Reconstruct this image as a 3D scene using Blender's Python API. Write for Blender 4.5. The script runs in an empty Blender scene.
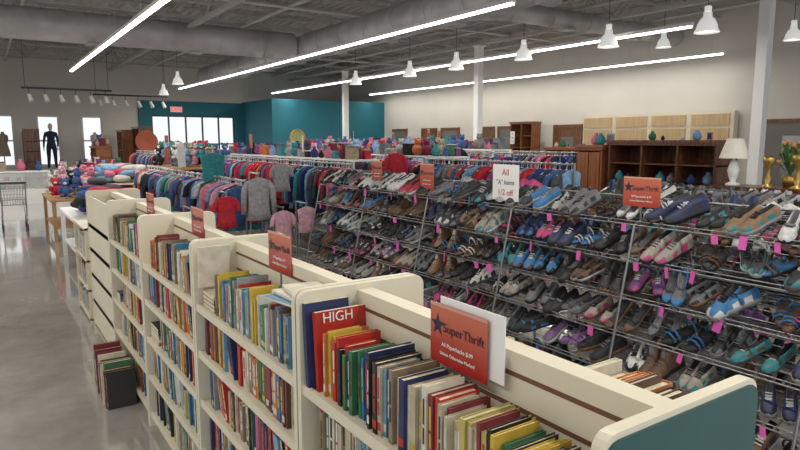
import bpy, math, random
import numpy as np
from mathutils import Matrix, Vector, Euler
random.seed(7); R=random.random; U=random.uniform; C=random.choice
scene=bpy.context.scene
scene.view_settings.view_transform='Standard'
scene.view_settings.look='None'
scene.view_settings.exposure=0.0
pi=math.pi
# ---------------------------------------------------------------- materials
def mat(name,col,rough=.6,metal=0.,nscale=0,namt=.12,bump=0.,emis=0,emcol=None,alpha=1,trans=0,coat=0):
    m=bpy.data.materials.new(name); m.use_nodes=True
    nt=m.node_tree; b=nt.nodes['Principled BSDF']
    b.inputs['Base Color'].default_value=(*col,1); b.inputs['Roughness'].default_value=rough
    b.inputs['Metallic'].default_value=metal
    if coat: b.inputs['Coat Weight'].default_value=coat
    if trans: b.inputs['Transmission Weight'].default_value=trans
    if alpha<1: b.inputs['Alpha'].default_value=alpha
    if emis:
        b.inputs['Emission Color'].default_value=(*(emcol or col),1); b.inputs['Emission Strength'].default_value=emis
    if nscale:
        tc=nt.nodes.new('ShaderNodeTexCoord'); n=nt.nodes.new('ShaderNodeTexNoise')
        n.inputs['Scale'].default_value=nscale; n.inputs['Detail'].default_value=4
        nt.links.new(tc.outputs['Object'],n.inputs['Vector'])
        r=nt.nodes.new('ShaderNodeValToRGB')
        r.color_ramp.elements[0].position=.3; r.color_ramp.elements[1].position=.7
        r.color_ramp.elements[0].color=(*[max(0,c*(1-namt)) for c in col],1)
        r.color_ramp.elements[1].color=(*[min(1,c*(1+namt)) for c in col],1)
        nt.links.new(n.outputs['Fac'],r.inputs['Fac']); nt.links.new(r.outputs['Color'],b.inputs['Base Color'])
        if bump:
            bp=nt.nodes.new('ShaderNodeBump'); bp.inputs['Strength'].default_value=bump; bp.inputs['Distance'].default_value=.01
            nt.links.new(n.outputs['Fac'],bp.inputs['Height']); nt.links.new(bp.outputs['Normal'],b.inputs['Normal'])
    return m
def wood(name,c1,c2,rough=.4,scale=3.,axis='Z'):
    m=bpy.data.materials.new(name); m.use_nodes=True; nt=m.node_tree; b=nt.nodes['Principled BSDF']
    tc=nt.nodes.new('ShaderNodeTexCoord'); mp=nt.nodes.new('ShaderNodeMapping'); n=nt.nodes.new('ShaderNodeTexNoise')
    mp.inputs['Scale'].default_value=(scale*6,scale*6,scale*.6)
    n.inputs['Scale'].default_value=1.5; n.inputs['Detail'].default_value=6
    r=nt.nodes.new('ShaderNodeValToRGB'); r.color_ramp.elements[0].position=.35; r.color_ramp.elements[1].position=.68
    r.color_ramp.elements[0].color=(*c1,1); r.color_ramp.elements[1].color=(*c2,1)
    nt.links.new(tc.outputs['Object'],mp.inputs['Vector']); nt.links.new(mp.outputs['Vector'],n.inputs['Vector'])
    nt.links.new(n.outputs['Fac'],r.inputs['Fac']); nt.links.new(r.outputs['Color'],b.inputs['Base Color'])
    b.inputs['Roughness'].default_value=rough
    return m
def pal(prefix,cols,rough=.7,nscale=0,namt=.12,bump=0):
    return [mat(f'{prefix}_{i}',c,rough,0,nscale,namt,bump) for i,c in enumerate(cols)]

# ---------------------------------------------------------------- mesh builder
BV=np.array([(-.5,-.5,-.5),(.5,-.5,-.5),(.5,.5,-.5),(-.5,.5,-.5),(-.5,-.5,.5),(.5,-.5,.5),(.5,.5,.5),(-.5,.5,.5)])
BF=[(0,3,2,1),(4,5,6,7),(0,1,5,4),(1,2,6,5),(2,3,7,6),(3,0,4,7)]
class MB:
    def __init__(s): s.v=[];s.n=0;s.f=[];s.m=[];s.s=[]
    def add(s,vs,fs,mi,M=None,smooth=False):
        vs=np.asarray(vs,dtype=float)
        if M is not None:
            A=np.array(M); vs=vs@A[:3,:3].T+A[:3,3]
        o=s.n; s.v.append(vs); s.n+=len(vs)
        s.f+= [tuple(i+o for i in f) for f in fs]
        s.m+= (list(mi) if isinstance(mi,(list,tuple)) else [mi]*len(fs))
        s.s+=[smooth]*len(fs)
    def box(s,c,size,mi=0,M=None): s.add(BV*np.array(size)+np.array(c),BF,mi,M)
    def box2(s,a,b,mi=0,M=None):
        a=np.array(a,float);b=np.array(b,float); s.box((a+b)/2,np.abs(b-a),mi,M)
    def cyl(s,p0,p1,r,mi=0,n=6,r1=None,M=None,smooth=True):
        p0=Vector(p0);p1=Vector(p1); d=(p1-p0).normalized(); r1=r if r1 is None else r1
        a=d.orthogonal().normalized(); b=d.cross(a)
        vs=[]
        for p,rr in((p0,r),(p1,r1)):
            for i in range(n):
                t=2*pi*(i+.5)/n; vs.append(p+a*math.cos(t)*rr+b*math.sin(t)*rr)
        fs=[(i,(i+1)%n,n+(i+1)%n,n+i) for i in range(n)]
        s.add([tuple(v) for v in vs],fs,mi,M,smooth and n>4)
        s.add([tuple(v) for v in vs],[tuple(range(n-1,-1,-1)),tuple(range(n,2*n))],mi,M)
    def path(s,pts,r,mi=0,n=6,M=None):
        for a,b in zip(pts[:-1],pts[1:]): s.cyl(a,b,r,mi,n,M=M)
    def lathe(s,prof,c,mi=0,n=20,M=None,smooth=True):
        vs=[(c[0]+r*math.cos(2*pi*i/n),c[1]+r*math.sin(2*pi*i/n),c[2]+z) for r,z in prof for i in range(n)]
        fs=[(k*n+i,k*n+(i+1)%n,(k+1)*n+(i+1)%n,(k+1)*n+i) for k in range(len(prof)-1) for i in range(n)]
        s.add(vs,fs,mi,M,smooth)
    def sph(s,c,r,mi=0,M=None,n=12,m=8,p=1.0):
        r=(r,r,r) if not hasattr(r,'__len__') else r
        sg=lambda v:math.copysign(abs(v)**p,v)
        vs=[]
        for j in range(m+1):
            ph=-pi/2+pi*j/m
            for i in range(n):
                t=2*pi*i/n
                vs.append((c[0]+r[0]*sg(math.cos(ph))*sg(math.cos(t)),c[1]+r[1]*sg(math.cos(ph))*sg(math.sin(t)),c[2]+r[2]*math.sin(ph)))
        fs=[(k*n+i,k*n+(i+1)%n,(k+1)*n+(i+1)%n,(k+1)*n+i) for k in range(m) for i in range(n)]
        s.add(vs,fs,mi,M,True)
    def obj(s,name,mats,parent=None):
        me=bpy.data.meshes.new(name); me.from_pydata(np.concatenate(s.v).tolist(),[],s.f)
        for m in mats: me.materials.append(m)
        me.polygons.foreach_set('material_index',s.m); me.polygons.foreach_set('use_smooth',s.s)
        me.validate(); me.update()
        o=bpy.data.objects.new(name,me); scene.collection.objects.link(o)
        if parent: o.parent=parent
        return o
def T(x,y,z): return Matrix.Translation((x,y,z))
def Rz(a): return Matrix.Rotation(a,4,'Z')
def Ry(a): return Matrix.Rotation(a,4,'Y')
def Rx(a): return Matrix.Rotation(a,4,'X')

M_cream=mat('cream_laminate',(.70,.645,.50),.42,nscale=3,namt=.04)
M_slot=mat('slat_groove_brown',(.16,.07,.04),.6)
M_teal=mat('teal_laminate',(.010,.075,.07),.35,nscale=4,namt=.08)
M_chrome=mat('chrome_wire',(.32,.33,.34),.35,.9)
M_black=mat('black_plastic',(.02,.02,.022),.5)
M_white=mat('white_enamel',(.82,.82,.81),.4)
M_wall=mat('painted_wall_white',(.62,.59,.54),.8,nscale=1.2,namt=.03)
M_wteal=mat('painted_wall_teal',(.012,.14,.19),.7,nscale=1.5,namt=.06)
M_pages=mat('book_pages',(.68,.60,.44),.8,nscale=60,namt=.15)
M_metal=mat('galvanised_duct',(.46,.46,.46),.5,.3,nscale=2,namt=.18)
M_joist=mat('joist_paint',(.40,.395,.38),.6)
M_glow=mat('fluorescent_tube',(1,1,1),.5,emis=9,emcol=(1,.98,.93))
M_glass=mat('clear_glass',(.9,.95,.95),.05,alpha=.25)
M_bell=mat('frosted_bell_glass',(.85,.85,.82),.3,emis=.45)

# ---------------------------------------------------------------- room
XR=15.6; YB=28.0; XL=-5.5; YF=-3.0; ZC=5.6
m=bpy.data.materials.new('polished_concrete'); m.use_nodes=True; nt=m.node_tree; b=nt.nodes['Principled BSDF']
tc=nt.nodes.new('ShaderNodeTexCoord'); n1=nt.nodes.new('ShaderNodeTexNoise'); n1.inputs['Scale'].default_value=1.6; n1.inputs['Detail'].default_value=10; n1.inputs['Roughness'].default_value=.7
r=nt.nodes.new('ShaderNodeValToRGB'); r.color_ramp.elements[0].position=.3; r.color_ramp.elements[1].position=.72
r.color_ramp.elements[0].color=(.25,.235,.21,1); r.color_ramp.elements[1].color=(.44,.42,.385,1)
nt.links.new(tc.outputs['Object'],n1.inputs['Vector']); nt.links.new(n1.outputs['Fac'],r.inputs['Fac']); nt.links.new(r.outputs['Color'],b.inputs['Base Color'])
r2=nt.nodes.new('ShaderNodeMapRange'); r2.inputs['To Min'].default_value=.06; r2.inputs['To Max'].default_value=.22
nt.links.new(n1.outputs['Fac'],r2.inputs['Value']); nt.links.new(r2.outputs['Result'],b.inputs['Roughness'])
b.inputs['Coat Weight'].default_value=1.0; b.inputs['Coat Roughness'].default_value=.06
M_floor=m
q=MB(); q.box2((XL-.2,YF,-.1),(XR+.2,YB+.2,0)); q.obj('floor',[M_floor])
M_deck=mat('roof_deck_paint',(.42,.41,.39),.7,nscale=1,namt=.08)
q=MB(); vs=[];fs=[]; x=XL-.2
prof=[]
while x<XR+.2:
    prof+= [(x,ZC),(x+.1,ZC),(x+.13,ZC+.05),(x+.23,ZC+.05)]; x+=.26
for (px,pz) in prof: vs+= [(px,YF,pz),(px,YB+.2,pz)]
fs=[(2*i,2*i+1,2*i+3,2*i+2) for i in range(len(prof)-1)]
q.add(vs,fs,0); q.box2((XL-.2,YF,ZC+.06),(XR+.3,YB+.2,ZC+.12)); q.obj('ceiling',[M_deck])
q=MB(); q.box2((XR,YF,0),(XR+.2,YB+.2,ZC)); q.obj('wall_right',[M_wall])
q=MB(); q.box2((XR-.02,YF,0),(XR-.002,24.4,.12)); q.obj('baseboard_right',[M_black])
def wall_y(q,y0,y1,x0,x1,z0,z1,holes,mi=0):
    cx=x0
    for xa,xb,za,zb in holes:
        q.box2((cx,y0,z0),(xa,y1,z1),mi); q.box2((xa,y0,z0),(xb,y1,za),mi); q.box2((xa,y0,zb),(xb,y1,z1),mi); cx=xb
    q.box2((cx,y0,z0),(x1,y1,z1),mi)
q=MB(); bw=[(-3.4,-2.6,.9,2.85),(-1.9,-1.1,.9,2.85),(.3,1.12,.9,2.85),(1.88,2.65,.9,2.85),(3.44,4.2,.9,2.85)]
wall_y(q,YB,YB+.2,XL-.2,XR,0,ZC,bw+[(6.1,9.7,.5,2.95)])
q.obj('wall_back',[M_wall])
q=MB(); wall_y(q,YB-.12,YB-.001,5.6,10.1,0,3.55,[(6.1,9.7,.5,2.95)],0); q.obj('wall_teal_recess',[M_wteal])
q=MB(); q.box2((10.1,24.5,0),(XR-.002,24.62,3.55)); q.box2((10.1,24.62,0),(10.22,YB-.002,3.55)); q.box2((10.1,24.5,3.55),(XR-.002,YB-.002,3.6)); q.obj('wall_teal_room',[M_wteal])
M_frame=mat('window_frame_dark',(.05,.05,.055),.5); M_framew=mat('window_frame_white',(.75,.75,.74),.5)
def window(name,xa,xb,za,zb,y,nx,nz,mt):
    q=MB(); t=.06
    for i in range(nx+1):
        x=xa+(xb-xa)*i/nx; q.box((min(max(x,xa+t/2),xb-t/2),y,(za+zb)/2),(t,.08,zb-za))
    for i in range(nz+1):
        z=za+(zb-za)*i/nz; q.box(((xa+xb)/2,y,min(max(z,za+t/2),zb-t/2)),(xb-xa,.07,t))
    return q.obj(name,[mt])
for i,(a,b_,c,d) in enumerate(bw): window(f'window_{i+1}',a,b_,c,d,YB+.08,1,2,M_framew)
window('window_6',6.1,9.7,.5,2.95,YB+.02,5,2,M_frame)
q=MB(); ys=YF
for a in (0,5,10,15,20):
    q.box2((XL-.2,ys,0),(XL,a,ZC)); q.box2((XL-.2,a,0),(XL,a+3.6,.6)); q.box2((XL-.2,a,3.2),(XL,a+3.6,ZC)); ys=a+3.6
q.box2((XL-.2,ys,0),(XL,YB+.2,ZC)); q.obj('wall_left',[M_wall])
q=MB()
y=-2.2
while y<YB:
    for z,h in((4.95,.05),(5.54,.05)): q.box2((XL,y-.035,z-h/2),(XR-.01,y+.035,z+h/2))
    x=XL; up=False
    while x<XR-.6:
        z0,z1=(4.95,5.54) if not up else (5.54,4.95)
        q.cyl((x,y,z0),(x+.6,y,z1),.018,0,4); x+=.6; up=not up
    y+=1.85
q.obj('ceiling_joists',[M_joist])
q=MB()
for X in (4.6,12.5):
    for z in (4.72,5.36): q.box2((X-.06,YF,z-.04),(X+.06,YB-.01,z+.04))
    y=YF; up=False
    while y<YB-.9:
        z0,z1=(4.72,5.36) if not up else (5.36,4.72)
        q.cyl((X,y,z0),(X,y+.9,z1),.025,0,4); y+=.9; up=not up
q.obj('roof_girders',[M_joist])
M_pipe=mat('sprinkler_pipe',(.55,.55,.53),.4)
q=MB()
for X in (1.0,6.0,11.6,14.2): q.cyl((X,YF,4.86),(X,YB-.02,4.86),.035,0,8)
for y in (5.6,13.1,20.5): q.cyl((XL+.02,y,4.78),(XR-.02,y,4.78),.03,0,8)
q.obj('sprinkler_pipes',[M_pipe])
for Y in (6.2,14.4,22.6):
    q=MB(); q.box2((12.4,Y-.1,0),(12.6,Y+.1,4.66)); q.box2((12.3,Y-.2,0),(12.7,Y+.2,.03)); q.box2((12.35,Y-.15,4.64),(12.65,Y+.15,4.67)); q.obj('support_column',[M_white])
def duct(name,p0,p1,r,rib=1.2):
    q=MB(); q.cyl(p0,p1,r,0,24); p0=Vector(p0);p1=Vector(p1); L=(p1-p0).length; d=(p1-p0)/L
    n=int(L/rib)
    for i in range(n+1):
        c=p0+d*(i*rib); q.cyl(c-d*.02,c+d*.02,r+.015,0,24)
        q.cyl(c+Vector((0,0,r)),(c.x,c.y,5.58),.006,0,4)
    for k in range(int(L/2.4)):
        c=p0+d*(k*2.4+.6)
        q.box(tuple(c+Vector((0,0,-r))),(.3,.3,.06),1)
    q.obj(name,[M_metal,M_metal])
duct('ventilation_duct',(7.9,2,4.5),(7.9,26,4.5),.36)
duct('ventilation_duct',(XL+.1,16.6,4.5),(7.5,16.6,4.5),.36)
duct('ventilation_duct',(8.3,10.0,4.6),(XR-.03,10.0,4.6),.2)
LC=(1,.95,.865)
def linlight(X,y0,y1,z=3.9,e=15):
    q=MB(); n=max(1,round((y1-y0)/2.44)); s=(y1-y0)/n
    for i in range(n):
        a=y0+i*s; q.box2((X-.05,a+.01,z+.03),(X+.05,a+s-.01,z+.09),1)
        q.box2((X-.035,a+.03,z),(X+.035,a+s-.03,z+.03),0)
        q.cyl((X,a+.3,z+.09),(X,a+.3,5.56),.005,2,4); q.cyl((X,a+s-.3,z+.09),(X,a+s-.3,5.56),.005,2,4)
    o=q.obj('linear_ceiling_light',[M_glow,M_white,M_metal])
    L=bpy.data.lights.new('strip_lamp','AREA'); L.shape='RECTANGLE'; L.size=.1; L.size_y=y1-y0; L.energy=e*(y1-y0); L.color=LC
    lo=bpy.data.objects.new('strip_lamp',L); lo.location=(X,(y0+y1)/2,z-.01); scene.collection.objects.link(lo); lo.parent=o
linlight(2.4,9.3,21,e=19); linlight(6.75,7,25.8,e=18); linlight(10.75,6.6,26,e=15); linlight(14.7,8.2,24.3,e=8)
linlight(-1.7,0,21,e=15); linlight(2.4,-2.5,4.5,e=15); linlight(6.75,-2.5,3.5,e=16)
def pendant(x,y,z,s=1.,mt=M_bell):
    q=MB(); M=T(x,y,z)@Matrix.Scale(s,4)
    q.lathe([(.02,.30),(.06,.29),(.065,.22),(.10,.19),(.135,.12),(.15,.05),(.18,.0),(.17,.0),(.14,.05),(.12,.12),(.08,.18),(.0,.19)],(0,0,0),0,22,M)
    q.sph((0,0,.07),.055,1,M,10,6); q.cyl((x,y,z+.3*s),(x,y,5.58),.006,2,5); q.box((x,y,z+.34*s),(.08,.08,.09),0)
    q.obj('pendant_lamp',[mt,M_glow,M_black])
for Y in (6.1,8.1,10.4,12.8,14.9,18): pendant(10.35,Y,3.70,1.15)
for p in ((13.8,6.3,3.9),(13.8,9.2,4.1),(5.2,20,3.6),(5.6,23.5,3.5)): pendant(*p)
q=MB()
for X,Y in ((1.2,23),(3.5,25)):
    q.box2((X,Y-.03,3.5),(X+2.6,Y+.03,3.56))
    for i in range(6):
        x=X+.2+i*.44; q.cyl((x,Y,3.5),(x,Y,3.3),.01,0,5); q.cyl((x,Y,3.33),(x+.05,Y-.1,3.12),.05,1,10,.07)
    for x in(X+.1,X+2.5): q.cyl((x,Y,3.5),(x,Y,5.58),.008,0,4)
q.obj('track_spotlights',[M_black,M_white])
M_dw=wood('door_wood',(.10,.045,.02),(.2,.09,.04)); M_dark=mat('dark_opening',(.03,.028,.026),.5)
for i,(Y,w) in enumerate(((23.2,1.),(21.,.9),(19.6,1.),(17.6,1.),(16.3,.9),(13.6,1.),(6.9,1.6))):
    q=MB(); h=2.3; X=XR-.004
    q.box2((X-.05,Y-w/2-.09,0),(X,Y-w/2,h+.09),0); q.box2((X-.05,Y+w/2,0),(X,Y+w/2+.09,h+.09),0); q.box2((X-.05,Y-w/2,h),(X,Y+w/2,h+.09),0)
    q.box2((X-.03,Y-w/2,0),(X,Y+w/2,h),1 if i%2 else 2)
    q.box2((X-.035,Y-.25,1.1),(X-.028,Y+.25,2.0),2 if i%2 else 3)
    q.cyl((X-.08,Y-w/2+.08,1.02),(X-.03,Y-w/2+.08,1.02),.02,3,8)
    q.obj(f'door_{i+1}',[M_dw,M_dw,mat(f'door_grey_{i}',(.16,.145,.13),.5),M_chrome])
M_tan=wood('tan_panel',(.48,.34,.18),(.58,.42,.24),.6,1.5)
q=MB()
q.box2((15.35,8.2,0),(15.55,12.8,2.62),1)
for a in (8.3,9.45,10.6,11.75): q.box2((15.325,a,.2),(15.35,a+1.0,2.2),0); q.box2((15.325,a,2.27),(15.35,a+1.0,2.55),0)
q.obj('office_partition',[M_tan,M_cream])

# ---------------------------------------------------------------- bookcases
def panel_outline(w,h,r=.035):
    pts=[(-w/2,0),(w/2,0)]
    for i in range(5):
        t=pi/2*i/4; pts.append((w/2-r+r*math.cos(t),h-r+r*math.sin(t)))
    for i in range(5):
        t=pi/2+pi/2*i/4; pts.append((-w/2+r+r*math.cos(t),h-r+r*math.sin(t)))
    return pts
def endpanel(q,xc,y0,y1,w,h,mi):
    o=panel_outline(w,h); n=len(o)
    vs=[(xc+a,y0,b) for a,b in o]+[(xc+a,y1,b) for a,b in o]
    q.add(vs,[tuple(range(n)),tuple(range(2*n-1,n-1,-1))]+[(i,n+i,n+(i+1)%n,(i+1)%n) for i in range(n)],mi)
XC=1.05; BW=.49; BH=1.42; TIERS=(.10,.36,.62,.87,1.105)
def bookcase(y0,L=1.205,closed=False):
    q=MB()
    endpanel(q,XC,y0+.004,y0+.030,BW,BH,0); endpanel(q,XC,y0+L-.030,y0+L-.004,BW,BH,0)
    endpanel(q,XC,y0,y0+.004,BW-.004,BH-.012,1)
    a,b=y0+.03,y0+L-.03
    q.box2((XC-.03,a,.06),(XC+.03,b,BH-.02),0)
    for z in (1.345,1.265,1.185):
        for s in(-1,1): q.box2((XC+s*.0301-.001,a,z-.006),(XC+s*.0301+.001,b,z+.006),2)
    for z in TIERS:
        for s in(-1,1):
            q.box2((XC+s*.03,a,z-.02),(XC+s*.225,b,z),0); q.box2((XC+s*.225,a,z-.028),(XC+s*.237,b,z+.008),0)
    q.box2((XC-.2,a,0),(XC+.2,b,.08),0)
    if closed: q.box2((XC-.237,a,.09),(XC-.225,b,BH-.04),0)
    return q.obj('double_sided_bookcase',[M_cream,M_teal,M_slot])
bookcols=[(.02,.03,.10),(.45,.03,.02),(.62,.58,.47),(.55,.38,.05),(.02,.02,.02),(.03,.15,.30),(.04,.15,.07),(.52,.18,.04),(.20,.03,.04),(.14,.30,.44),(.26,.20,.13),(.66,.65,.61),(.05,.24,.22),(.10,.05,.03),(.46,.40,.28),(.28,.28,.29),(.50,.42,.13),(.40,.10,.2)]
M_books=pal('book_cover',bookcols,.42,20,.15)+[M_pages]
PG=len(bookcols)
WB=[0,0,0,1,1,1,2,2,2,3,3,4,4,4,5,5,5,6,6,7,7,8,9,9,10,10,11,11,12,13,14,14,15,16,17,8]
def book(q,M,d,t,h,c,lab=None):
    q.box2((0,0,0),(.003,t,h),c,M); q.box2((.003,0,0),(d,.0018,h),c,M); q.box2((.003,t-.0018,0),(d,t,h),c,M)
    q.box2((.003,.0018,.003),(d-.004,t-.0018,h-.004),PG,M)
    if lab is not None:
        k=R()
        if k<.7:
            for z0,z1 in ((.3,.5),(.54,.85)): q.add([(-.0006,t*.28,h*z0),(-.0006,t*.72,h*z0),(-.0006,t*.72,h*z1),(-.0006,t*.28,h*z1)],[(0,3,2,1)],lab,M)
        if k>.35: q.add([(-.0006,0,h*.08),(-.0006,t,h*.08),(-.0006,t,h*.2),(-.0006,0,h*.2)],[(0,3,2,1)],lab,M)
def fill(q,y0,y1,z,s,hr=(.17,.23),tr=(.012,.04),zcap=.245,cols=None,gap=.03):
    y=y0; run=0; lean=0; lrun=0; hb=.2; db=.13; base=0
    while y<y1-.012:
        t=U(*tr)
        if y+t>y1: break
        if run<=0: base=C(cols) if cols else C(WB); run=random.choice([0,0,0,1,3]); hb=U(*hr); db=U(.11,.155)
        run-=1
        h=min(zcap,hb+U(-.012,.012)); d=db+U(-.01,.01)
        if lrun<=0 :
            lean=0
            if R()<gap and y+.12<y1: lean=U(.12,.3); lrun=random.randint(3,7); y+=U(.01,.03)
        lrun-=1
        off=U(0,.022); a=U(-.015,.015)-lean
        if y+t+math.sin(lean)*h>y1: a=U(-.01,.01)
        if s<0: M=T(XC-.215+off,y,z)@Rx(a)
        else: M=T(XC+.215-off,y+t,z)@Rz(pi)@Rx(-a)
        book(q,M,d,t,h,base if R()<.8 else C(WB),C([11,2,16,11,4,1,3,0])); y+=t+.0008
for i in range(5):
    y0=.6+i*1.205; bookcase(y0,closed=(i==4))
    q=MB()
    for k,z in enumerate(TIERS):
        top=(k==4)
        for s in (-1,1):
            if s<0 and i==4: continue
            a,b=y0+.035,y0+1.165
            if top and s<0 and i==0:
                fill(q,a,a+.26,z,s,(.150,.175),(.007,.014),cols=[4,13,10,14,3,2],gap=0)
                fill(q,a+.26,a+.46,z,s,(.165,.18),(.010,.018),cols=[16,2,4,14,16,13],gap=0)
                fill(q,a+.46,b-.30,z,s,(.175,.205),(.010,.024),cols=[2,11,2,15,5,1,14,4,11,10,2,8],gap=0)
                fill(q,b-.30,b-.085,z,s,(.165,.20),(.010,.02),cols=[12,6,2,9,3,1,11,0],gap=0)
            elif top and s>0 and i==0:
                fill(q,a,a+.30,z,s,(.23,.27),(.012,.03),zcap=.28,cols=[7,2,1,4,13,2],gap=0); fill(q,a+.30,b,z,s)
            elif top and s<0 and i==1:
                fill(q,a,b-.2,z,s,(.16,.215),(.008,.025),cols=[2,5,9,11,14,6,10,15,2,11,3],gap=0)
            else:
                e=b-(U(0,.25) if R()<.4 else 0)
                fill(q,a,e,z,s,(.165,.22),(.012,.035),gap=.06 )
                if e<b-.12:
                    for k2 in range(random.randint(2,5)):
                        M=T(XC-.215 if s<0 else XC+.06,e+.01,z+k2*.022+.001); w_=b-e-.02
                        if w_>.12: q.box2((0,0,0),(.15,min(.2,w_),.02),C(WB),M); q.box2((-.001,.003,.002),(.148,min(.2,w_)-.003,.018),PG,M)
    if i==0:
        for (yy,zz,c,w,h,xx) in ((b-.03,z,0,.16,.28,-.235),(b-.062,z,1,.19,.255,-.215)):
            M=T(XC+xx+.0,yy,zz)@Rx(-.08)@Rz(0)
            q.box2((0,0,0),(w,.02,h),c,M); q.box2((.003,.003,h-.001),(w-.003,.017,h+.001),PG,M)
    if i==1:
        for k2 in range(4):
            M=T(XC-.21+U(-.01,.02),y0+.06+U(0,.03),1.325+k2*.013)@Rz(U(-.2,.2)); q.box2((0,0,0),(.14,.2,.011),[2,9,11,2][k2],M); q.box2((-.001,.003,.002),(.138,.197,.009),PG,M)
        for k2 in range(4):
            M=T(XC-.21,y0+.97+U(0,.02),1.107+k2*.02); q.box2((0,0,0),(.16,.17,.018),[10,4,13,14][k2],M); q.box2((-.001,.003,.002),(.158,.167,.016),PG,M)
        M=T(XC-.235,y0+1.13,1.2)@Rx(.12); q.box2((0,0,0),(.15,.015,.2),2,M)
    q.obj('shelved_books',M_books)
def text(s,size,M,mt,parent=None,name='lettering'):
    cu=bpy.data.curves.new(name,'FONT'); cu.body=s; cu.size=size; cu.align_x='CENTER'; cu.align_y='CENTER'; cu.extrude=.0004
    cu.materials.append(mt); o=bpy.data.objects.new(name,cu); scene.collection.objects.link(o); o.matrix_world=M
    if parent:
        o.parent=parent; o.matrix_local=M
    return o
M_tw=mat('print_white',(.85,.85,.82),.5); M_tn=mat('print_navy',(.015,.02,.05),.5)
bk=bpy.data.objects['shelved_books']
text('HIGH',.046,T(XC-.135,.6+1.165-.0645+.018,1.338)@Rx(pi/2-.08),M_tw,bk,'book_title')
q=MB(); y=4.62
while y<5.2:
    t=U(.02,.045); book(q,T(.60+U(0,.02),y,0.0)@Rx(-.10),.19,t,U(.26,.32),C([0,13,6,4,14,2,10,8]),2); y+=t+.004
q.obj('floor_book_row',M_books)
q=MB(); x0,x1=.82,1.1; ya,yb=7.0,7.9
for y in (ya,yb-.03): q.box2((x0,y,0),(x1,y+.03,1.0),PG+1)
for z in (.05,.36,.67,1.0): q.box2((x0,ya,z-.02),(x1,yb,z),PG+1)
q.box2((x1-.01,ya,0),(x1,yb,1.0),PG+1)
for z in (.05,.36,.67):
    y=ya+.035
    while y<yb-.08: t=U(.015,.04); book(q,T(x0+.02,y,z),.16,t,U(.18,.26),C(WB),2); y+=t
q.obj('low_bookshelf',M_books+[M_cream])

# ---------------------------------------------------------------- signs
def signmat():
    m=bpy.data.materials.new('sign_print'); m.use_nodes=True; nt=m.node_tree; b=nt.nodes['Principled BSDF']
    tc=nt.nodes.new('ShaderNodeTexCoord'); sp=nt.nodes.new('ShaderNodeSeparateXYZ'); r=nt.nodes.new('ShaderNodeValToRGB')
    nt.links.new(tc.outputs['Generated'],sp.inputs[0]); nt.links.new(sp.outputs['Y'],r.inputs[0])
    e=r.color_ramp.elements; e[0].position=.3; e[0].color=(.36,.015,.015,1); e[1].position=1; e[1].color=(.55,.15,.08,1)
    nt.links.new(r.outputs['Color'],b.inputs['Base Color']); b.inputs['Roughness'].default_value=.25
    return m
M_sign=signmat(); M_st=mat('sign_top',(.6,.32,.25),.3)
FACE=Matrix(((0,0,-1,0),(-1,0,0,0),(0,1,0,0),(0,0,0,1)))
def sign(c,w=.24,h=.165,yaw=0,stem=.2,tilt=0):
    q=MB(); q.box((0,0,0),(w,h,.003),0)
    if stem: q.box((0,-h/2-stem/2+.01,-.004),(.012,stem,.004),1)
    st=[]
    for i in range(10):
        rr=.034 if i%2==0 else .013; t=pi/2+2*pi*i/10; st.append((-w*.36+rr*math.cos(t)*w/.24,h*.14+rr*math.sin(t)*h/.165,.0022))
    q.add(st,[tuple(range(10))],2)
    q.box((0,h*.47,.0018),(w,h*.05,.001),3)
    o=q.obj('store_sign',[M_sign,M_chrome,M_tn,M_st])
    o.matrix_world=T(*c)@Rz(yaw)@FACE@Rx(tilt)
    text('SuperThrift',w*.155,T(w*.10,h*.12,.003),M_tn,o)
    text('All Paperbacks $.99',w*.07,T(0,-h*.16,.003),M_tw,o); text('Unless Otherwise Marked',w*.058,T(0,-h*.31,.003),M_tw,o)
    return o
sign((.99,1.205,1.385),.23,.165,0,.08)
sign((XC-.035,2.42,1.43),.24,.165,0,.08); sign((XC-.035,3.62,1.43),.24,.165,0,.08); sign((XC-.035,4.83,1.43),.24,.165,0,.08)
q=MB(); q.box((1.0,1.165,1.40),(.003,.25,.17)); q.obj('paper_notice',[M_white])
sign((3.5,2.43,1.57),.27,.19); sign((3.5,4.75,1.56),.22,.24); sign((3.5,5.65,1.58),.2,.2)
M_pr=mat('print_red',(.5,.02,.03),.5)
def notice(c,lines,w=.24,h=.26,yaw=0):
    q=MB(); q.box((0,0,0),(w,h,.003),0); q.box((0,-h/2-.1,-.004),(.01,.22,.003),1); o=q.obj('sale_notice',[M_white,M_chrome]); o.matrix_world=T(*c)@Rz(yaw)@FACE
    for i,l in enumerate(lines): text(l,min(h*.26,w*1.6/len(l)),T(0,h*.28-i*h*.28,.003),M_pr if i!=1 else M_tn,o)
notice((3.5,3.68,1.56),['All','"A" Items','1/2 off'],.30,.29)
notice((2.5,9.6,1.66),['All Kids','1/2 Off','today'],.45,.34,yaw=-.5)
for p in ((4.3,11.5,1.88),(5.9,12.5,1.9),(7.4,10,1.98),(5.9,9.0,1.9),(2.2,15.7,1.2),(9.2,12,2.0),(4.3,18,1.9),(2.75,11.5,1.62)): sign(p,.36,.26,-.5,.35)
for p in ((4.3,9.2,1.84),(7.4,13,1.98),(9.2,9.5,1.95)): notice(p,['All','Sale','1/2 off'],.32,.26,yaw=-.5)

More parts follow.
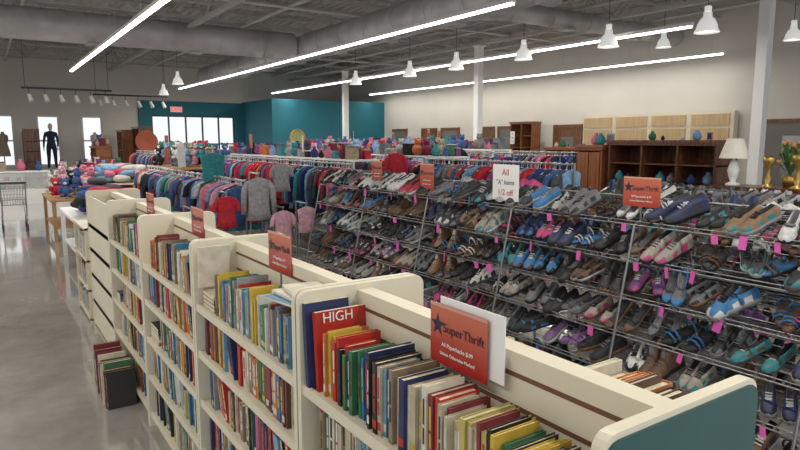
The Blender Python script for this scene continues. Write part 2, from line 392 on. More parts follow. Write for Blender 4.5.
# ---------------------------------------------------------------- shoes
def shoe_tpl(kind):
    b=MB(); L=.27
    if kind=='sneaker': st=[(0,.022,.070),(.06,.034,.088),(.2,.038,.082),(.38,.038,.076),(.5,.041,.078),(.65,.049,.064),(.82,.049,.052),(.94,.037,.044),(1.,.016,.032)]; op=(1,4); sh=.026
    elif kind=='boot': st=[(0,.022,.15),(.05,.034,.17),(.2,.038,.17),(.36,.036,.16),(.46,.036,.10),(.6,.043,.072),(.8,.043,.055),(.94,.032,.045),(1.,.015,.032)]; op=(1,3); sh=.028
    elif kind=='hightop': st=[(0,.022,.10),(.05,.033,.118),(.2,.036,.112),(.38,.035,.105),(.5,.037,.085),(.65,.044,.064),(.82,.044,.05),(.94,.034,.042),(1.,.015,.03)]; op=(1,3); sh=.024
    elif kind=='loafer': st=[(0,.018,.05),(.06,.028,.058),(.2,.031,.05),(.4,.032,.045),(.55,.036,.052),(.68,.042,.046),(.84,.040,.036),(.95,.026,.028),(1.,.010,.02)]; op=(1,4); sh=.012
    rings=[]
    for i,(t,w,h) in enumerate(st):
        x=t*L; c=h-.04 if op[0]<=i<=op[1] else h+.003
        if i==op[1]: c=h-.012
        rings.append([(x,-w,0),(x,-w*1.06,sh*.8),(x,-w*.98,sh),(x,-w*.88,sh+(h-sh)*.6),(x,-w*.52,h),(x,-w*.4,c),(x,w*.4,c),(x,w*.52,h),(x,w*.88,sh+(h-sh)*.6),(x,w*.98,sh),(x,w*1.06,sh*.8),(x,w,0)])
    n=12; vs=[p for r in rings for p in r]; fs=[];mi=[]
    for k in range(len(rings)-1):
        for j in range(n):
            fs.append((k*n+j,k*n+(j+1)%n,(k+1)*n+(j+1)%n,(k+1)*n+j))
            if j in(0,1,9,10,11): s=1
            elif j in(4,5,6) and op[0]-1<=k<op[1]: s=2
            elif j==5 and k==op[1]: s=4
            elif j in(2,8) and k in(2,4): s=3
            elif k>=6 and kind in('sneaker','hightop') and j in(2,8,3,7): s=3
            else: s=0
            mi.append(s)
    fs.append(tuple(range(n-1,-1,-1))); mi.append(0); fs.append(tuple((len(rings)-1)*n+j for j in range(n))); mi.append(1)
    b.add(vs,fs,mi)
    if kind!='loafer':
        for t,z in ((.47,.084),(.54,.078),(.61,.070)):
            b.box((t*L,0,z if kind=='sneaker' else z+.008),(.007,.042,.006),4)
    else: b.box((.6*L,0,.052),(.02,.05,.005),3)
    return np.concatenate(b.v),b.f,b.m
def sandal_tpl():
    b=MB(); out=[]
    for i in range(14):
        t=2*pi*i/14; x=.13+.13*math.cos(t); w=.037+.008*math.cos(t); out.append((x,w*math.sin(t)))
    n=14
    for z0,z1,m_ in((0,.018,1),(.018,.024,0)):
        vs=[(a,c,z0) for a,c in out]+[(a,c,z1) for a,c in out]; b.add(vs,[tuple(range(n-1,-1,-1)),tuple(range(n,2*n))]+[(i,(i+1)%n,n+(i+1)%n,n+i) for i in range(n)],m_)
    for xx,hh in((.06,.06),(.17,.045),(.2,.04)):
        pts=[(xx,.04*math.cos(pi*i/6),.015+hh*math.sin(pi*i/6)) for i in range(7)]
        for p,q_ in zip(pts[:-1],pts[1:]): b.cyl(p,q_,.007,3,4)
    return np.concatenate(b.v),b.f,b.m
def pump_tpl():
    b=MB(); L=.24
    st=[(0,.02,.07,.115),(.08,.027,.065,.12),(.25,.028,.055,.095),(.45,.026,.035,.06),(.62,.033,.012,.04),(.8,.036,.002,.032),(.93,.024,0,.026),(1,.006,.002,.015)]
    rings=[]
    for i,(t,w,z0,z1) in enumerate(st):
        x=t*L; c=z0+.008 if 1<=i<=4 else z1+.002
        rings.append([(x,-w*.8,z0),(x,-w,(z0+z1)/2),(x,-w*.9,z1),(x,-w*.7,c),(x,w*.7,c),(x,w*.9,z1),(x,w,(z0+z1)/2),(x,w*.8,z0)])
    n=8; vs=[p for r in rings for p in r]; fs=[];mi=[]
    for a in range(len(rings)-1):
        for j in range(n):
            fs.append((a*n+j,a*n+(j+1)%n,(a+1)*n+(j+1)%n,(a+1)*n+j)); mi.append(1 if j==7 else 2 if j in(2,3,4) and a<5 and a>0 else 0)
    fs+= [tuple(range(n-1,-1,-1)),tuple((len(rings)-1)*n+j for j in range(n))]; mi+=[0,0]
    b.add(vs,fs,mi); b.cyl((.022,0,.068),(.012,0,0),.016,0,6,.006)
    return np.concatenate(b.v),b.f,b.m
TPL=[shoe_tpl('sneaker'),shoe_tpl('hightop'),pump_tpl(),shoe_tpl('boot'),shoe_tpl('loafer'),sandal_tpl()]
shoecols=[(.010,.010,.012),(.028,.028,.033),(.30,.30,.295),(.52,.52,.50),(.10,.05,.025),(.20,.115,.06),(.015,.022,.08),(.42,.04,.15),(.03,.14,.32),(.12,.12,.13),(.28,.25,.21),(.03,.18,.20),(.26,.02,.025),(.46,.52,.05),(.16,.06,.2),(.5,.17,.05)]
NS=len(shoecols)
M_shoes=pal('shoe_material',shoecols,.55,40,.2)+[mat('magenta_tag',(.72,.12,.45),.5)]
def put(q,tpl,M,cm):
    v,f,m_=tpl; q.add(v,f,[cm[i] for i in m_],M,True)
def rand_shoe():
    u=C([0]*9+[1]*7+[9]*4+[2,2,3,3,3,4,4,4,5,5,6,6,6,7,7,8,8,10,10,11,12,13,14])
    return dict(zip(range(5),(u,C([3,3,0,1,0,9,2,1,5]),C([0,1,9,0]),C([0,1,9,3,2,7,8,11,0,4,9]),C([3,0,0,1,9,2]))))
def shoe_rack(X,y0,y1,zt=1.36,nt=6,dz=.232,slope=.05,back=True,name='shoe_rack'):
    q=MB(); sh=MB()
    sides=(-1,1) if back else (-1,)
    for s in sides:
        for i in range(nt):
            z=zt-dz*i; xf=X+s*(.30+slope*i); xb=X+s*(.05+slope*i*.9)
            zb=z+.11
            for f in (0,.33,.66,1.):
                q.cyl((xf+(xb-xf)*f,y0,z+.11*f),(xf+(xb-xf)*f,y1,z+.11*f),.004 if f else .006,0,5)
            q.cyl((xf+s*.005,y0,z+.025),(xf+s*.005,y1,z+.025),.004,0,5)
            n=max(1,round((y1-y0)/.6))
            for k in range(n+1):
                yy=y0+(y1-y0)*k/n
                q.cyl((xf,yy,z),(xb,yy,zb),.005,0,4); q.cyl((xf,yy,z),(xf,yy,z+.025),.004,0,4)
            y=y0+.06
            while y<y1-.1:
                kind=C([0,0,0,0,0,0,1,1,2,4,4,5,5,3])
                if y<y0+1.0 and i>=2: kind=C([5,5,4,0,5])
                cm=rand_shoe()
                if kind in(2,4,5) and R()<.7: cm[1]=cm[0]
                if kind==5: cm[0]=C([0,1,4,5,9,0,8]); cm[3]=C([0,1,4,7,8,3,1]); cm[1]=C([0,1,4,0])
                if kind==3: cm[0]=C([4,1,0,5,0]); cm[1]=C([0,5]); cm[3]=cm[0]
                if i==0 and y>y1-1.9 and R()<.75: cm[0]=C([3,3,2,0,9,2]); cm[1]=C([3,2,0]); kind=0
                yaw=U(-.5,.5); ty=math.atan2(.11,.25); sc=U(.78,1.06); stp=U(.092,.108)
                for k in range(2):
                    yc=y+k*stp
                    M=T(xb+s*U(-.01,.05),yc,zb-.0)@(Rz(pi) if s<0 else Matrix())@Ry(ty)@Rz(yaw+U(-.3,.3))@Rx(U(-.2,.2))@T(0,0,.006)@Matrix.Scale(sc,4)
                    put(sh,TPL[kind],M,cm)
                if R()<.33:
                    M=T(xf+s*.02,y+U(0,.1),z-.02)@Rz(U(-.5,.5))@Rx(U(-.3,.3)); sh.box((0,0,0),(.002,U(.03,.045),U(.05,.085)),NS,M)
                y+=stp*2+U(0,.008)
    n=max(1,round((y1-y0)/1.2))
    for k in range(n+1):
        yy=y0+(y1-y0)*k/n
        q.cyl((X,yy,0),(X,yy,zt+.16),.012,0,8)
        for s in sides: q.cyl((X,yy,.05),(X+s*(.3+slope*(nt-1)),yy,.03),.010,0,6); q.cyl((X+s*.3,yy,zt),(X+s*(.3+slope*nt),yy,.02),.009,0,6); q.cyl((X,yy,zt+.12),(X+s*.3,yy,zt),.007,0,6)
    q.cyl((X,y0,zt+.15),(X,y1,zt+.15),.009,0,6)
    q.obj(name,[M_chrome]); sh.obj('shoes_on_rack',M_shoes)
shoe_rack(3.75,.2,6.9)
shoe_rack(5.5,.6,4.2,zt=1.30,slope=.04)

# ---------------------------------------------------------------- garments
def loft(rings,k):
    vs=[p for r in rings for p in r]; fs=[(a*k+i,a*k+(i+1)%k,(a+1)*k+(i+1)%k,(a+1)*k+i) for a in range(len(rings)-1) for i in range(k)]
    fs+= [tuple(range(k-1,-1,-1)),tuple((len(rings)-1)*k+i for i in range(k))]
    return vs,fs
def gar(kind,seed):
    rnd=random.Random(seed); b=MB(); k=12
    def ring(cx,z,wx,ty,ph,amp=.35):
        return [(cx+wx*math.cos(2*pi*i/k),ty*math.sin(2*pi*i/k)*(1+amp*math.sin(3*2*pi*i/k+ph)),z+rnd.uniform(-.004,.004)) for i in range(k)]
    ph=rnd.uniform(0,6)
    ln={'shirt':.68,'long':.72,'dress':1.0,'pants':.95,'tank':.6}[kind]
    if kind=='pants':
        rs=[ring(0,-.09,.15,.015,ph),ring(0,-.2,.165,.03,ph),ring(0,-.45,.15,.035,ph+.5),ring(0,-.7,.13,.035,ph+1),ring(0,-ln,.12,.03,ph+1.3)]
    else:
        fl=.27 if kind=='dress' else .21
        rs=[ring(0,-.065,.055,.016,ph),ring(0,-.085,.12,.022,ph),ring(0,-.12,.20,.026,ph),ring(0,-.26,.18,.038,ph),ring(0,-.45,.17,.040,ph+.4),ring(0,-(.45+ln)/2,.18,.044,ph+.8),ring(0,-ln,fl,.047,ph+1.1)]
    v,f=loft(rs,k); b.add(v,f,0)
    if kind in('shirt','long','dress'):
        e=-.37 if kind!='long' else -.62
        for s in(-1,1):
            rs=[ring(s*.17,-.12,.03,.02,ph),ring(s*.215,-.2,.05,.03,ph),ring(s*.235,-.32,.05,.03,ph+.5),ring(s*(.25 if e<-.5 else .255),e,.038,.022,ph+1)]
            v,f=loft(rs,k); b.add(v,f,0)
    b.cyl((0,0,-.08),(0,0,-.01),.003,1,4); b.path([(0,0,-.01),(.018,0,.0),(.02,0,.015),(0,0,.022),(-.016,0,.012)],.004,1,4)
    b.cyl((0,0,-.06),(.19,0,-.12),.005,1,4); b.cyl((0,0,-.06),(-.19,0,-.12),.005,1,4)
    return np.concatenate(b.v),b.f,b.m
GT=[gar(k,i) for i,k in enumerate(['shirt','shirt','long','long','dress','pants','tank','long'])]
gcols=[(.012,.012,.015),(.028,.04,.09),(.05,.10,.26),(.44,.018,.035),(.52,.50,.47),(.18,.18,.19),(.56,.16,.25),(.03,.22,.24),(.20,.05,.18),(.06,.06,.065),(.33,.27,.19),(.03,.14,.07),(.45,.13,.04),(.18,.32,.52),(.60,.34,.40),(.16,.02,.045),(.018,.035,.15),(.30,.30,.31)]
M_gar=pal('fabric',gcols,.9,25,.25,.3)+[mat('white_hanger',(.7,.7,.68),.4)]
NG=len(gcols)
WG=[0,0,0,0,1,1,2,2,2,3,3,3,3,4,5,6,7,8,9,9,9,10,11,12,13,15,16,16,17]
def clothes_rack(X,y0,y1,z=1.45,cols=None,kinds=None,step=.045,short=1.):
    q=MB(); q.cyl((X,y0,z),(X,y1,z),.014,0,8)
    n=max(1,round((y1-y0)/1.8))
    for k in range(n+1):
        y=y0+(y1-y0)*k/n; q.cyl((X,y,.03),(X,y,z+.02),.014,0,8); q.cyl((X-.3,y,.03),(X+.3,y,.03),.014,0,6)
    q.cyl((X,y0,.12),(X,y1,.12),.012,0,6)
    q.obj('clothes_rack',[M_chrome])
    g=MB(); y=y0+.05; col=0
    while y<y1-.03:
        if R()<.4 or y<y0+.1: col=C(cols) if cols else C(WG)
        put(g,GT[C(kinds) if kinds else random.randrange(len(GT))],T(X+U(-.04,.04),y,z-.0)@Rz(U(-.25,.25))@Matrix.Diagonal((U(.8,1.12),1.,short*U(.85,1.1),1)),{0:col if R()<.75 else C(WG),1:NG})
        y+=step*U(.7,1.4)
    g.obj('hanging_clothes',M_gar)
clothes_rack(2.75,7.6,13.2,1.38,step=.04,kinds=[0,1,6,2],short=.85,cols=WG+[6,7,13,14,3,6,13])
clothes_rack(4.3,7.6,13.0,1.56)
clothes_rack(5.4,4.6,7.4,1.63,cols=[0,1,2,9,16,5,0,3,3,13])
clothes_rack(5.9,8.0,15.5,1.62,cols=WG+[3,3])
clothes_rack(7.4,7.6,16.5,1.68,cols=[0,1,2,9,16,3,17,3,13])
clothes_rack(9.2,8.2,18,1.66)
clothes_rack(11,8.5,18,1.62)
clothes_rack(4.3,16.6,22,1.55); clothes_rack(6.2,17.5,23,1.6); clothes_rack(8.0,17.5,23,1.62)
def feature(x,y,z,kind,col,s=1.):
    g=MB(); put(g,GT[kind],T(x,y,z)@Matrix.Scale(s,4),{0:col,1:NG}); g.cyl((x,y-.02,z),(x,y+.3,z),.01,NG+1,6); g.cyl((x,y+.3,0.02),(x,y+.3,z+.01),.012,NG+1,6); g.cyl((x-.2,y+.3,.02),(x+.2,y+.3,.02),.014,NG+1,6)
    g.obj('display_garment',M_gar+[M_chrome])
feature(2.75,7.15,1.50,2,17,.78); feature(2.3,7.0,1.3,0,3,.6); feature(2.75,8.9,1.78,6,7,.9); feature(3.3,7.0,1.12,6,14,.6); feature(2.95,6.9,1.1,0,14,.6)
feature(6.0,10.9,1.84,0,3,1.0); feature(3.5,8.2,1.62,1,17,.65); feature(2.0,7.4,1.1,6,9,.6); feature(5.3,8.0,1.76,3,3,.8); feature(7.0,8.6,1.82,2,0,.9)
# ---------------------------------------------------------------- furniture
W1=wood('mahogany',(.07,.023,.012),(.20,.075,.038),.3); W2=wood('cherry_wood',(.20,.07,.028),(.34,.13,.055),.35); W3=wood('oak',(.32,.17,.07),(.45,.26,.12),.45)
def cabinet(name,x,y0,y1,d,h,mt,open_from,ndoor=4,shelves=2,zb=0):
    q=MB(); t=.03
    q.box2((x+.02,y0+.02,0),(x+d,y1-.02,.08)); q.box2((x,y0,.08),(x+d,y1,.11))
    q.box2((x,y0,.08),(x+d,y0+t,h-.04)); q.box2((x,y1-t,.08),(x+d,y1,h-.04)); q.box2((x+d-.02,y0,.08),(x+d,y1,h-.04),1)
    q.box2((x-.04,y0-.04,h-.04),(x+d,y1+.04,h)); q.box2((x-.02,y0-.02,h-.08),(x+d,y1+.02,h-.04))
    q.box2((x,y0,open_from-t),(x+d,y1,open_from)); w=(y1-y0-2*t)/ndoor
    for i in range(ndoor):
        a=y0+t+i*w; q.box2((x-.015,a+.01,.13),(x,a+w-.01,open_from-.05)); q.box2((x-.022,a+.07,.2),(x-.014,a+w-.07,open_from-.13),0)
        q.sph((x-.035,a+w*(.85 if i%2==0 else .15),open_from*.6),.015,2,n=8,m=6)
    if open_from<h-.2:
        nb=max(2,ndoor//2+1)
        for i in range(1,nb): yy=y0+(y1-y0)*i/nb; q.box2((x+.005,yy-.015,open_from),(x+d,yy+.015,h-.06))
        for i in range(1,shelves+1): z=open_from+(h-.08-open_from)*i/(shelves+1); q.box2((x+.02,y0,z-.01),(x+d,y1,z+.01))
    q.obj(name,[mt,W1,M_chrome])
cabinet('entertainment_hutch',8.5,4.75,6.55,.55,1.90,W1,1.25,4,1)
cabinet('wood_cabinet',8.5,6.68,7.2,.5,1.82,W2,1.75,2,0)
cabinet('dresser',8.2,2.4,4.6,.5,1.3,W1,1.27,4,0)
cabinet('wood_bookshelf',14.9,14.5,15.5,.4,2.5,W2,.5,2,4)
cabinet('sideboard',14.6,16.8,18.8,.5,1.5,W3,.9,3,1)
cabinet('china_cabinet',13.5,11.2,12.6,.5,1.7,W2,.8,3,2)
cabinet('sideboard',12.9,8.0,10.0,.5,1.55,W3,1.1,3,1)
def lamp(x,y,z,s,shade,base):
    q=MB(); q.lathe([(0,0),(.09,0),(.09,.02),(.03,.05),(.06,.12),(.075,.2),(.05,.3),(.015,.35),(.012,.45),(0,.45)],(0,0,0),0,16,T(x,y,z)@Matrix.Scale(s,4))
    q.lathe([(.19,.36),(.10,.62),(.095,.62),(.185,.36)],(0,0,0),1,20,T(x,y,z)@Matrix.Scale(s,4)); q.obj('table_lamp',[base,shade])
M_shade=mat('lamp_shade',(.8,.76,.66),.8,nscale=30,namt=.04); M_gold=mat('brass',(.5,.33,.1),.3,.8)
lamp(8.35,4.42,1.3,1.0,M_shade,M_white)
def candlestick(x,y,z,s=1):
    q=MB(); q.lathe([(0,0),(.07,0),(.07,.015),(.02,.04),(.035,.1),(.015,.16),(.03,.24),(.06,.28),(.065,.34),(.05,.36),(0,.34)],(0,0,0),0,14,T(x,y,z)@Matrix.Scale(s,4)); q.obj('brass_urn',[M_gold])
candlestick(8.3,3.95,1.3,1.1); candlestick(8.3,3.6,1.3,1.2); candlestick(8.3,3.25,1.3,1.0)
def potted(x,y,z,s=1,col=(.08,.2,.05)):
    q=MB(); q.lathe([(0,0),(.07,0),(.1,.15),(.09,.15),(.0,.13)],(x,y,z),0,14)
    for i in range(40):
        a=U(0,6.28); e=U(.1,.28)*s; h=U(.15,.4)*s; p0=Vector((x,y,z+.13)); p1=p0+Vector((math.cos(a)*e*.5,math.sin(a)*e*.5,h)); p2=p0+Vector((math.cos(a)*e,math.sin(a)*e,h*.8))
        sd=Vector((-math.sin(a),math.cos(a),0))*.022
        q.add([tuple(p0),tuple(p1-sd),tuple(p1+sd),tuple(p2)],[(0,1,2),(1,3,2)],1)
        if R()<.5: q.sph(tuple(p1),.03,2,n=8,m=5)
    q.obj('flower_arrangement',[M_gold,mat('foliage',col,.7),mat('petals',(.5,.28,.12),.7)])
potted(8.55,3.8,1.3,1.15); potted(8.45,2.9,1.3)
def trinkets(name,x0,x1,y0,y1,z,n,smin=.04,smax=.1):
    q=MB()
    for i in range(n):
        x=U(x0,x1);y=y0+(y1-y0)*(i+.5)/n;s=U(smin,smax);c=random.randrange(NG);k=R()
        if k<.4: q.lathe([(0,0),(s*.6,0),(s,.6*s),(s*.9,1.4*s),(s*.35,2*s),(s*.45,2.3*s),(0,2.3*s)],(x,y,z),c,12)
        elif k<.7: q.lathe([(0,0),(s*.5,0),(s*.6,.05*s),(s*1.0,s),(s*.95,s),(s*.4,.2*s),(0,.15*s)],(x,y,z),c,12)
        else: q.box((x,y,z+s),(s*.3,s*1.4,2*s),c); q.box((x-s*.16,y,z+s),(s*.02,s*1.1,1.6*s),random.randrange(NG))
    q.obj(name,M_gar)
trinkets('ornaments',8.6,8.9,6.75,7.15,1.82,3); trinkets('ornaments',8.6,8.9,4.9,6.1,1.90,5,.03,.07)
trinkets('ornaments',14.7,15,16.9,18.7,1.5,8,.06,.13); trinkets('ornaments',13,13.3,8.1,9.9,1.55,8,.05,.12); trinkets('ornaments',13.6,13.9,11.3,12.5,1.7,6,.05,.1)
trinkets('vases',8.55,8.75,4.9,6.5,1.25,9,.04,.08)
def table(name,x0,x1,y0,y1,h,mt):
    q=MB(); q.box2((x0,y0,h-.04),(x1,y1,h))
    for x in(x0+.05,x1-.05):
        for y in(y0+.05,y1-.05): q.box2((x-.03,y-.03,0),(x+.03,y+.03,h-.04))
    q.box2((x0+.05,y0+.05,.25),(x1-.05,y1-.05,.28)); q.obj(name,[mt])
def cushions(x0,x1,y0,y1,z,n,cols,name='cushion_pile',s=1.):
    q=MB()
    for i in range(n):
        M=T(U(x0,x1),U(y0,y1),z+.09+.11*(i//max(1,n//3)))@Rz(U(0,3))@Rx(U(-.15,.15))@Matrix.Scale(s,4); q.sph((0,0,0),(.24,.2,.085),C(cols),M,14,8,.6)
    q.obj(name,M_gar)
table('merchandise_table',2.0,3.4,15.6,17.8,.9,M_cream); cushions(2.25,3.15,15.9,17.5,.91,30,[14,6,4,4,10,5,14,3,13])
table('merchandise_table',3.3,4.9,13.8,16.0,1.30,W3)
table('merchandise_table',1.0,2.1,13.0,15.0,.8,W3)
table('merchandise_table',2.3,3.6,19.0,21.0,1.0,W1)
def plush(x0,x1,y0,y1,z,n):
    q=MB()
    for i in range(n):
        c=C([4,10,10,6,7,13,5,14,3,12,0,11,4,2]); M=T(U(x0,x1),U(y0,y1),z+.14+.16*(i%2))@Rz(pi+U(-.8,.8)+pi/4)@Matrix.Scale(U(.85,1.25),4)
        q.sph((0,0,0),(.09,.08,.11),c,M,10,6); q.sph((0,0,.16),.075,c,M,10,6); q.sph((.065,0,.145),(.03,.035,.025),4,M,8,5)
        for s in(-1,1): q.sph((0,s*.06,.22),.028,c,M,8,5); q.sph((.07,s*.06,-.07),(.06,.035,.035),c,M,8,5); q.sph((.04,s*.09,.03),(.035,.03,.06),c,M,8,5)
        for s in(-1,1): q.sph((.07,s*.025,.18),.008,0,M,6,4)
    q.obj('plush_toy_pile',M_gar)
plush(3.4,4.75,14,15.8,1.30,40); plush(1.15,1.95,13.1,14.9,.8,20)
def bric(name,x0,x1,y0,y1,z,n,sm=(.06,.14)):
    q=MB()
    nx=3
    for i in range(n):
        x=x0+(x1-x0)*((i%nx)+.5)/nx; y=y0+(y1-y0)*((i//nx)+.5)/math.ceil(n/nx); s=U(*sm); c=random.randrange(NG); k=R()
        if k<.35: q.box((x,y,z+s),(s*1.5,s*1.8,2*s),c); q.box((x,y,z+2*s+.005),(s*1.55,s*1.85,.02),random.randrange(NG))
        elif k<.7: q.lathe([(0,0),(s*.6,0),(s,.8*s),(s*.8,1.6*s),(s*.3,2.2*s),(s*.45,2.6*s),(0,2.6*s)],(x,y,z),c,10)
        else: q.sph((x,y,z+s),(s,s,s),c,n=10,m=6); q.sph((x,y,z+2.2*s),s*.6,c,n=10,m=6); q.sph((x-.4*s,y,z+2.7*s),s*.25,c,n=6,m=4); q.sph((x+.4*s,y,z+2.7*s),s*.25,c,n=6,m=4)
    q.obj(name,M_gar)
bric('bric_a_brac',2.35,3.55,19.1,20.9,1.0,24)
table('merchandise_table',1.0,2.2,9.6,11.6,.8,M_white); cushions(1.25,1.95,9.8,11.4,.81,22,[0,9,5,16,3,2,4,6],'folded_clothes_pile',.75)
# goods displayed on a high shelf between the clothing racks
def topshelf(x0,x1,y0,y1,z):
    q=MB(); q.box2((x0,y0,z-.03),(x1,y1,z))
    for x in(x0+.02,x1-.02):
        for y in(y0+.02,y1-.02): q.cyl((x,y,0),(x,y,z-.03),.015,0,6)
    for zz in (.3,.8,1.2): q.box2((x0,y0,zz-.02),(x1,y1,zz))
    q.obj('display_shelving',[M_white])
    bric('bric_a_brac',x0+.05,x1-.05,y0+.1,y1-.1,z,int((y1-y0)/.28)*3,(.05,.11))
topshelf(5.0,5.5,8.8,15.2,1.58); topshelf(8.2,8.7,9,17,1.72); topshelf(6.5,6.95,8.2,15.5,1.62)
def counter(x0,x1,y0,y1):
    q=MB(); q.box2((x0,y0,0),(x1,y1,.45)); q.box2((x0,y0,.95),(x1,y1,.99)); q.box2((x0+.02,y0+.02,.7),(x1-.02,y1-.02,.71),1)
    q.box2((x0+.01,y0+.01,.45),(x1-.01,y0+.02,.95),1); q.box2((x0+.01,y1-.02,.45),(x1-.01,y1-.01,.95),1)
    for x in(x0+.02,x1-.02):
        for y in(y0+.02,y1-.02): q.box2((x-.02,y-.02,.45),(x+.02,y+.02,.95))
    for i in range(14): c=2+i%4; q.box((U(x0+.1,x1-.1),U(y0+.1,y1-.1),.49 if i%2 else .75),(.12,.1,.08),c)
    q.obj('glass_display_counter',[M_white,M_glass,M_gar[3],M_gar[7],M_gar[0],M_gold])
counter(.2,1.7,21.5,22.1); counter(1.8,3.3,21.5,22.1); counter(-1.6,.1,21.5,22.1)
bric('bric_a_brac',1.85,3.25,21.55,22.05,.99,12); bric('bric_a_brac',.25,1.65,21.55,22.05,.99,9)
cabinet('wood_bookshelf',4.6,26.2,27.3,.5,2.3,W2,.4,2,4); cabinet('wood_bookshelf',1.3,25.9,26.7,.5,2.3,W1,.4,2,4); cabinet('wood_bookshelf',4.9,24.6,25.8,.5,2.4,W1,.4,2,4)
cabinet('china_cabinet',3.2,23.0,24.2,.5,1.7,W2,.7,2,2)
bric('bric_a_brac',3.25,3.65,23.05,24.15,1.7,6)
def mannequin(x,y,z,cloth,s=1.):
    M_sk=mat('mannequin_shell',(.75,.7,.65),.4)
    vs=[(0,0,.95),(0,0,1.15),(0,0,1.38),(0,0,1.5),(.18,0,1.4),(.23,.02,1.12),(.2,-.1,.88),(-.18,0,1.4),(-.24,.02,1.12),(-.26,-.02,.86),(.1,0,.9),(.11,-.03,.5),(.12,0,.08),(-.1,0,.9),(-.11,.0,.5),(-.13,.03,.08)]
    es=[(0,1),(1,2),(2,3),(2,4),(4,5),(5,6),(2,7),(7,8),(8,9),(0,10),(10,11),(11,12),(0,13),(13,14),(14,15)]
    rr=[(.15,.11),(.12,.09),(.16,.1),(.05,.05),(.065,.06),(.045,.045),(.03,.03),(.065,.06),(.045,.045),(.03,.03),(.1,.1),(.07,.07),(.045,.045),(.1,.1),(.07,.07),(.045,.045)]
    me=bpy.data.meshes.new('mannequin'); me.from_pydata([(a,b,c) for a,b,c in vs],es,[]); me.materials.append(cloth)
    o=bpy.data.objects.new('mannequin',me); scene.collection.objects.link(o); o.location=(x,y,z)
    md=o.modifiers.new('Skin','SKIN'); sv=me.skin_vertices[0].data
    for i,r_ in enumerate(rr): sv[i].radius=r_
    sv[0].use_root=True
    o.modifiers.new('Sub','SUBSURF').levels=2; o.modifiers['Sub'].render_levels=2
    q=MB(); q.sph((0,0,1.66),(.08,.1,.125),0,n=16,m=10); q.cyl((0,0,1.48),(0,0,1.58),.05,0,12); q.sph((0,-.1,1.65),(.015,.025,.02),0,n=8,m=5)
    for s_ in(-1,1): q.sph((s_*.12,-.05,.03),(.045,.12,.035),0,n=12,m=6)
    for hx,hy in ((.2,-.12),(-.26,-.03)):
        q.sph((hx,hy,.82),(.025,.04,.05),0,n=10,m=6)
        for f in range(4): q.cyl((hx,hy-.03+f*.02,.79),(hx,hy-.035+f*.022,.71+abs(f-1.5)*.01),.008,0,6)
        q.cyl((hx,hy-.035,.83),(hx,hy-.07,.78),.009,0,6)
    q.obj('mannequin_head_hands_feet',[M_sk],o)
mannequin(2.27,27.3,.75,M_gar[1])
def dressform(x,y,z,c):
    q=MB(); q.cyl((x,y,z),(x,y,z+.8),.02,NG+1,8); q.lathe([(0,0),(.16,0),(.15,.02),(.02,.04)],(x,y,z),NG+1,16)
    q.lathe([(.22,.55),(.17,.85),(.13,1.02),(.17,1.2),(.16,1.32),(.06,1.38),(.05,1.45),(0,1.46)],(0,0,0),c,18,T(x,y,z)@Matrix.Diagonal((1,.7,1,1)))
    q.obj('dress_form',M_gar+[M_black])
dressform(.72,27.3,.75,10); dressform(3.8,27.3,.75,4)
q=MB(); q.box2((.2,26.9,0),(4.3,27.75,.75)); q.box2((.15,26.85,.7),(4.35,27.8,.75)); q.obj('window_display_platform',[M_white])
q=MB(); q.box((7.1,27.78,3.2),(.5,.06,.24),0); q.box((7.1,27.86,3.2),(.1,.1,.1),0); o=q.obj('exit_sign',[M_white]); text('EXIT',.22,T(7.1,27.745,3.2)@Rx(pi/2),mat('exit_red',(.8,.02,.02),.5,emis=2),o)
q=MB(); Mk=T(11.2,24.49,2.0)@Rx(pi/2); q.lathe([(0,0),(.36,0),(.36,.05),(.31,.06),(.3,.03),(0,.03)],(0,0,0),0,28,Mk); q.lathe([(0,.032),(.29,.032)],(0,0,0),1,28,Mk)
for i in range(12): a=i*pi/6; q.box((.24*math.cos(a),.24*math.sin(a),.036),(.03,.03,.004),0,Mk)
q.cyl((0,0,.04),(.12,.13,.04),.008,0,4,M=Mk); q.cyl((0,0,.04),(-.02,.2,.04),.008,0,4,M=Mk); q.obj('wall_clock',[M_gold,mat('clock_face',(.25,.3,.14),.5)])
q=MB(); Mk=T(4.75,22.6,1.85)@Rx(pi/2-.15)
for r_ in np.arange(.04,.36,.035): q.path([(r_*math.cos(t*pi/10),r_*math.sin(t*pi/10),(.36-r_)*-.25) for t in range(21)],.02,0,5,M=Mk)
for i in range(12): a=i*pi/6; q.cyl((0,0,-.09),(.36*math.cos(a),.36*math.sin(a),.01),.01,0,5,M=Mk)
for s in(-1,1): q.cyl((4.75+s*.2,22.75,0),(4.75+s*.2,22.65,1.7),.025,0,8)
q.cyl((4.5,22.74,.4),(5.0,22.74,.4),.02,0,8); q.cyl((4.55,22.67,1.4),(4.95,22.67,1.4),.02,0,8); q.obj('wicker_chair_back',[mat('wicker',(.40,.10,.05),.6)])
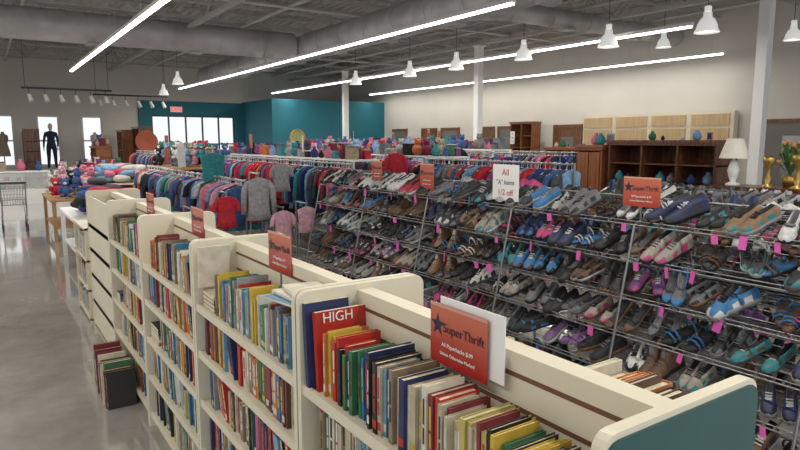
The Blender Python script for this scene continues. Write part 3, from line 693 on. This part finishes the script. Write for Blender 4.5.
q=MB(); x,y=.5,15.6
def P(a,b_,c): return (x+a,y+b_,c)
lo=[P(-.2,-.35,.55),P(.2,-.35,.55),P(.24,.4,.6),P(-.24,.4,.6)]; hi=[P(-.24,-.42,1.0),P(.24,-.42,1.0),P(.28,.45,.95),P(-.28,.45,.95)]
for i in range(4):
    j=(i+1)%4; q.cyl(lo[i],lo[j],.01,0,5); q.cyl(hi[i],hi[j],.014,0,6); q.cyl(lo[i],hi[i],.01,0,5)
    for k in range(1,9):
        f=k/9; q.cyl(Vector(lo[i]).lerp(Vector(lo[j]),f),Vector(hi[i]).lerp(Vector(hi[j]),f),.004,0,4)
    for f in(.33,.66): q.cyl(Vector(lo[i]).lerp(Vector(hi[i]),f),Vector(lo[j]).lerp(Vector(hi[j]),f),.004,0,4)
for k in range(1,8): q.cyl(Vector(lo[0]).lerp(Vector(lo[1]),k/8),Vector(lo[3]).lerp(Vector(lo[2]),k/8),.004,0,4)
for s in(-1,1):
    q.path([P(s*.22,-.42,1.0),P(s*.22,-.3,.3),P(s*.22,.4,.2)],.014,0,6); q.cyl(P(s*.2,.38,.6),P(s*.22,.2,.25),.012,0,6)
    for b_ in(-.28,.36): q.cyl(P(s*.22-.015,b_,.07),P(s*.22+.015,b_,.07),.07,1,14); q.cyl(P(s*.22,b_,.1),P(s*.22,b_,.26),.014,0,6)
q.cyl(P(-.24,-.46,1.02),P(.24,-.46,1.02),.018,1,8); q.obj('shopping_cart',[M_chrome,M_black])

# ---------------------------------------------------------------- world & camera
w=bpy.data.worlds.new('sky'); scene.world=w; w.use_nodes=True; bg=w.node_tree.nodes['Background']; bg.inputs[0].default_value=(.93,.96,1,1); bg.inputs[1].default_value=1.05
cam=bpy.data.cameras.new('camera'); cam.lens=620/800*36; cam.sensor_width=36; cam.clip_end=200
co=bpy.data.objects.new('camera',cam); co.location=(0,0,1.9); co.rotation_euler=(math.radians(90-7.8),0,math.radians(-33.9)); scene.collection.objects.link(co); scene.camera=co
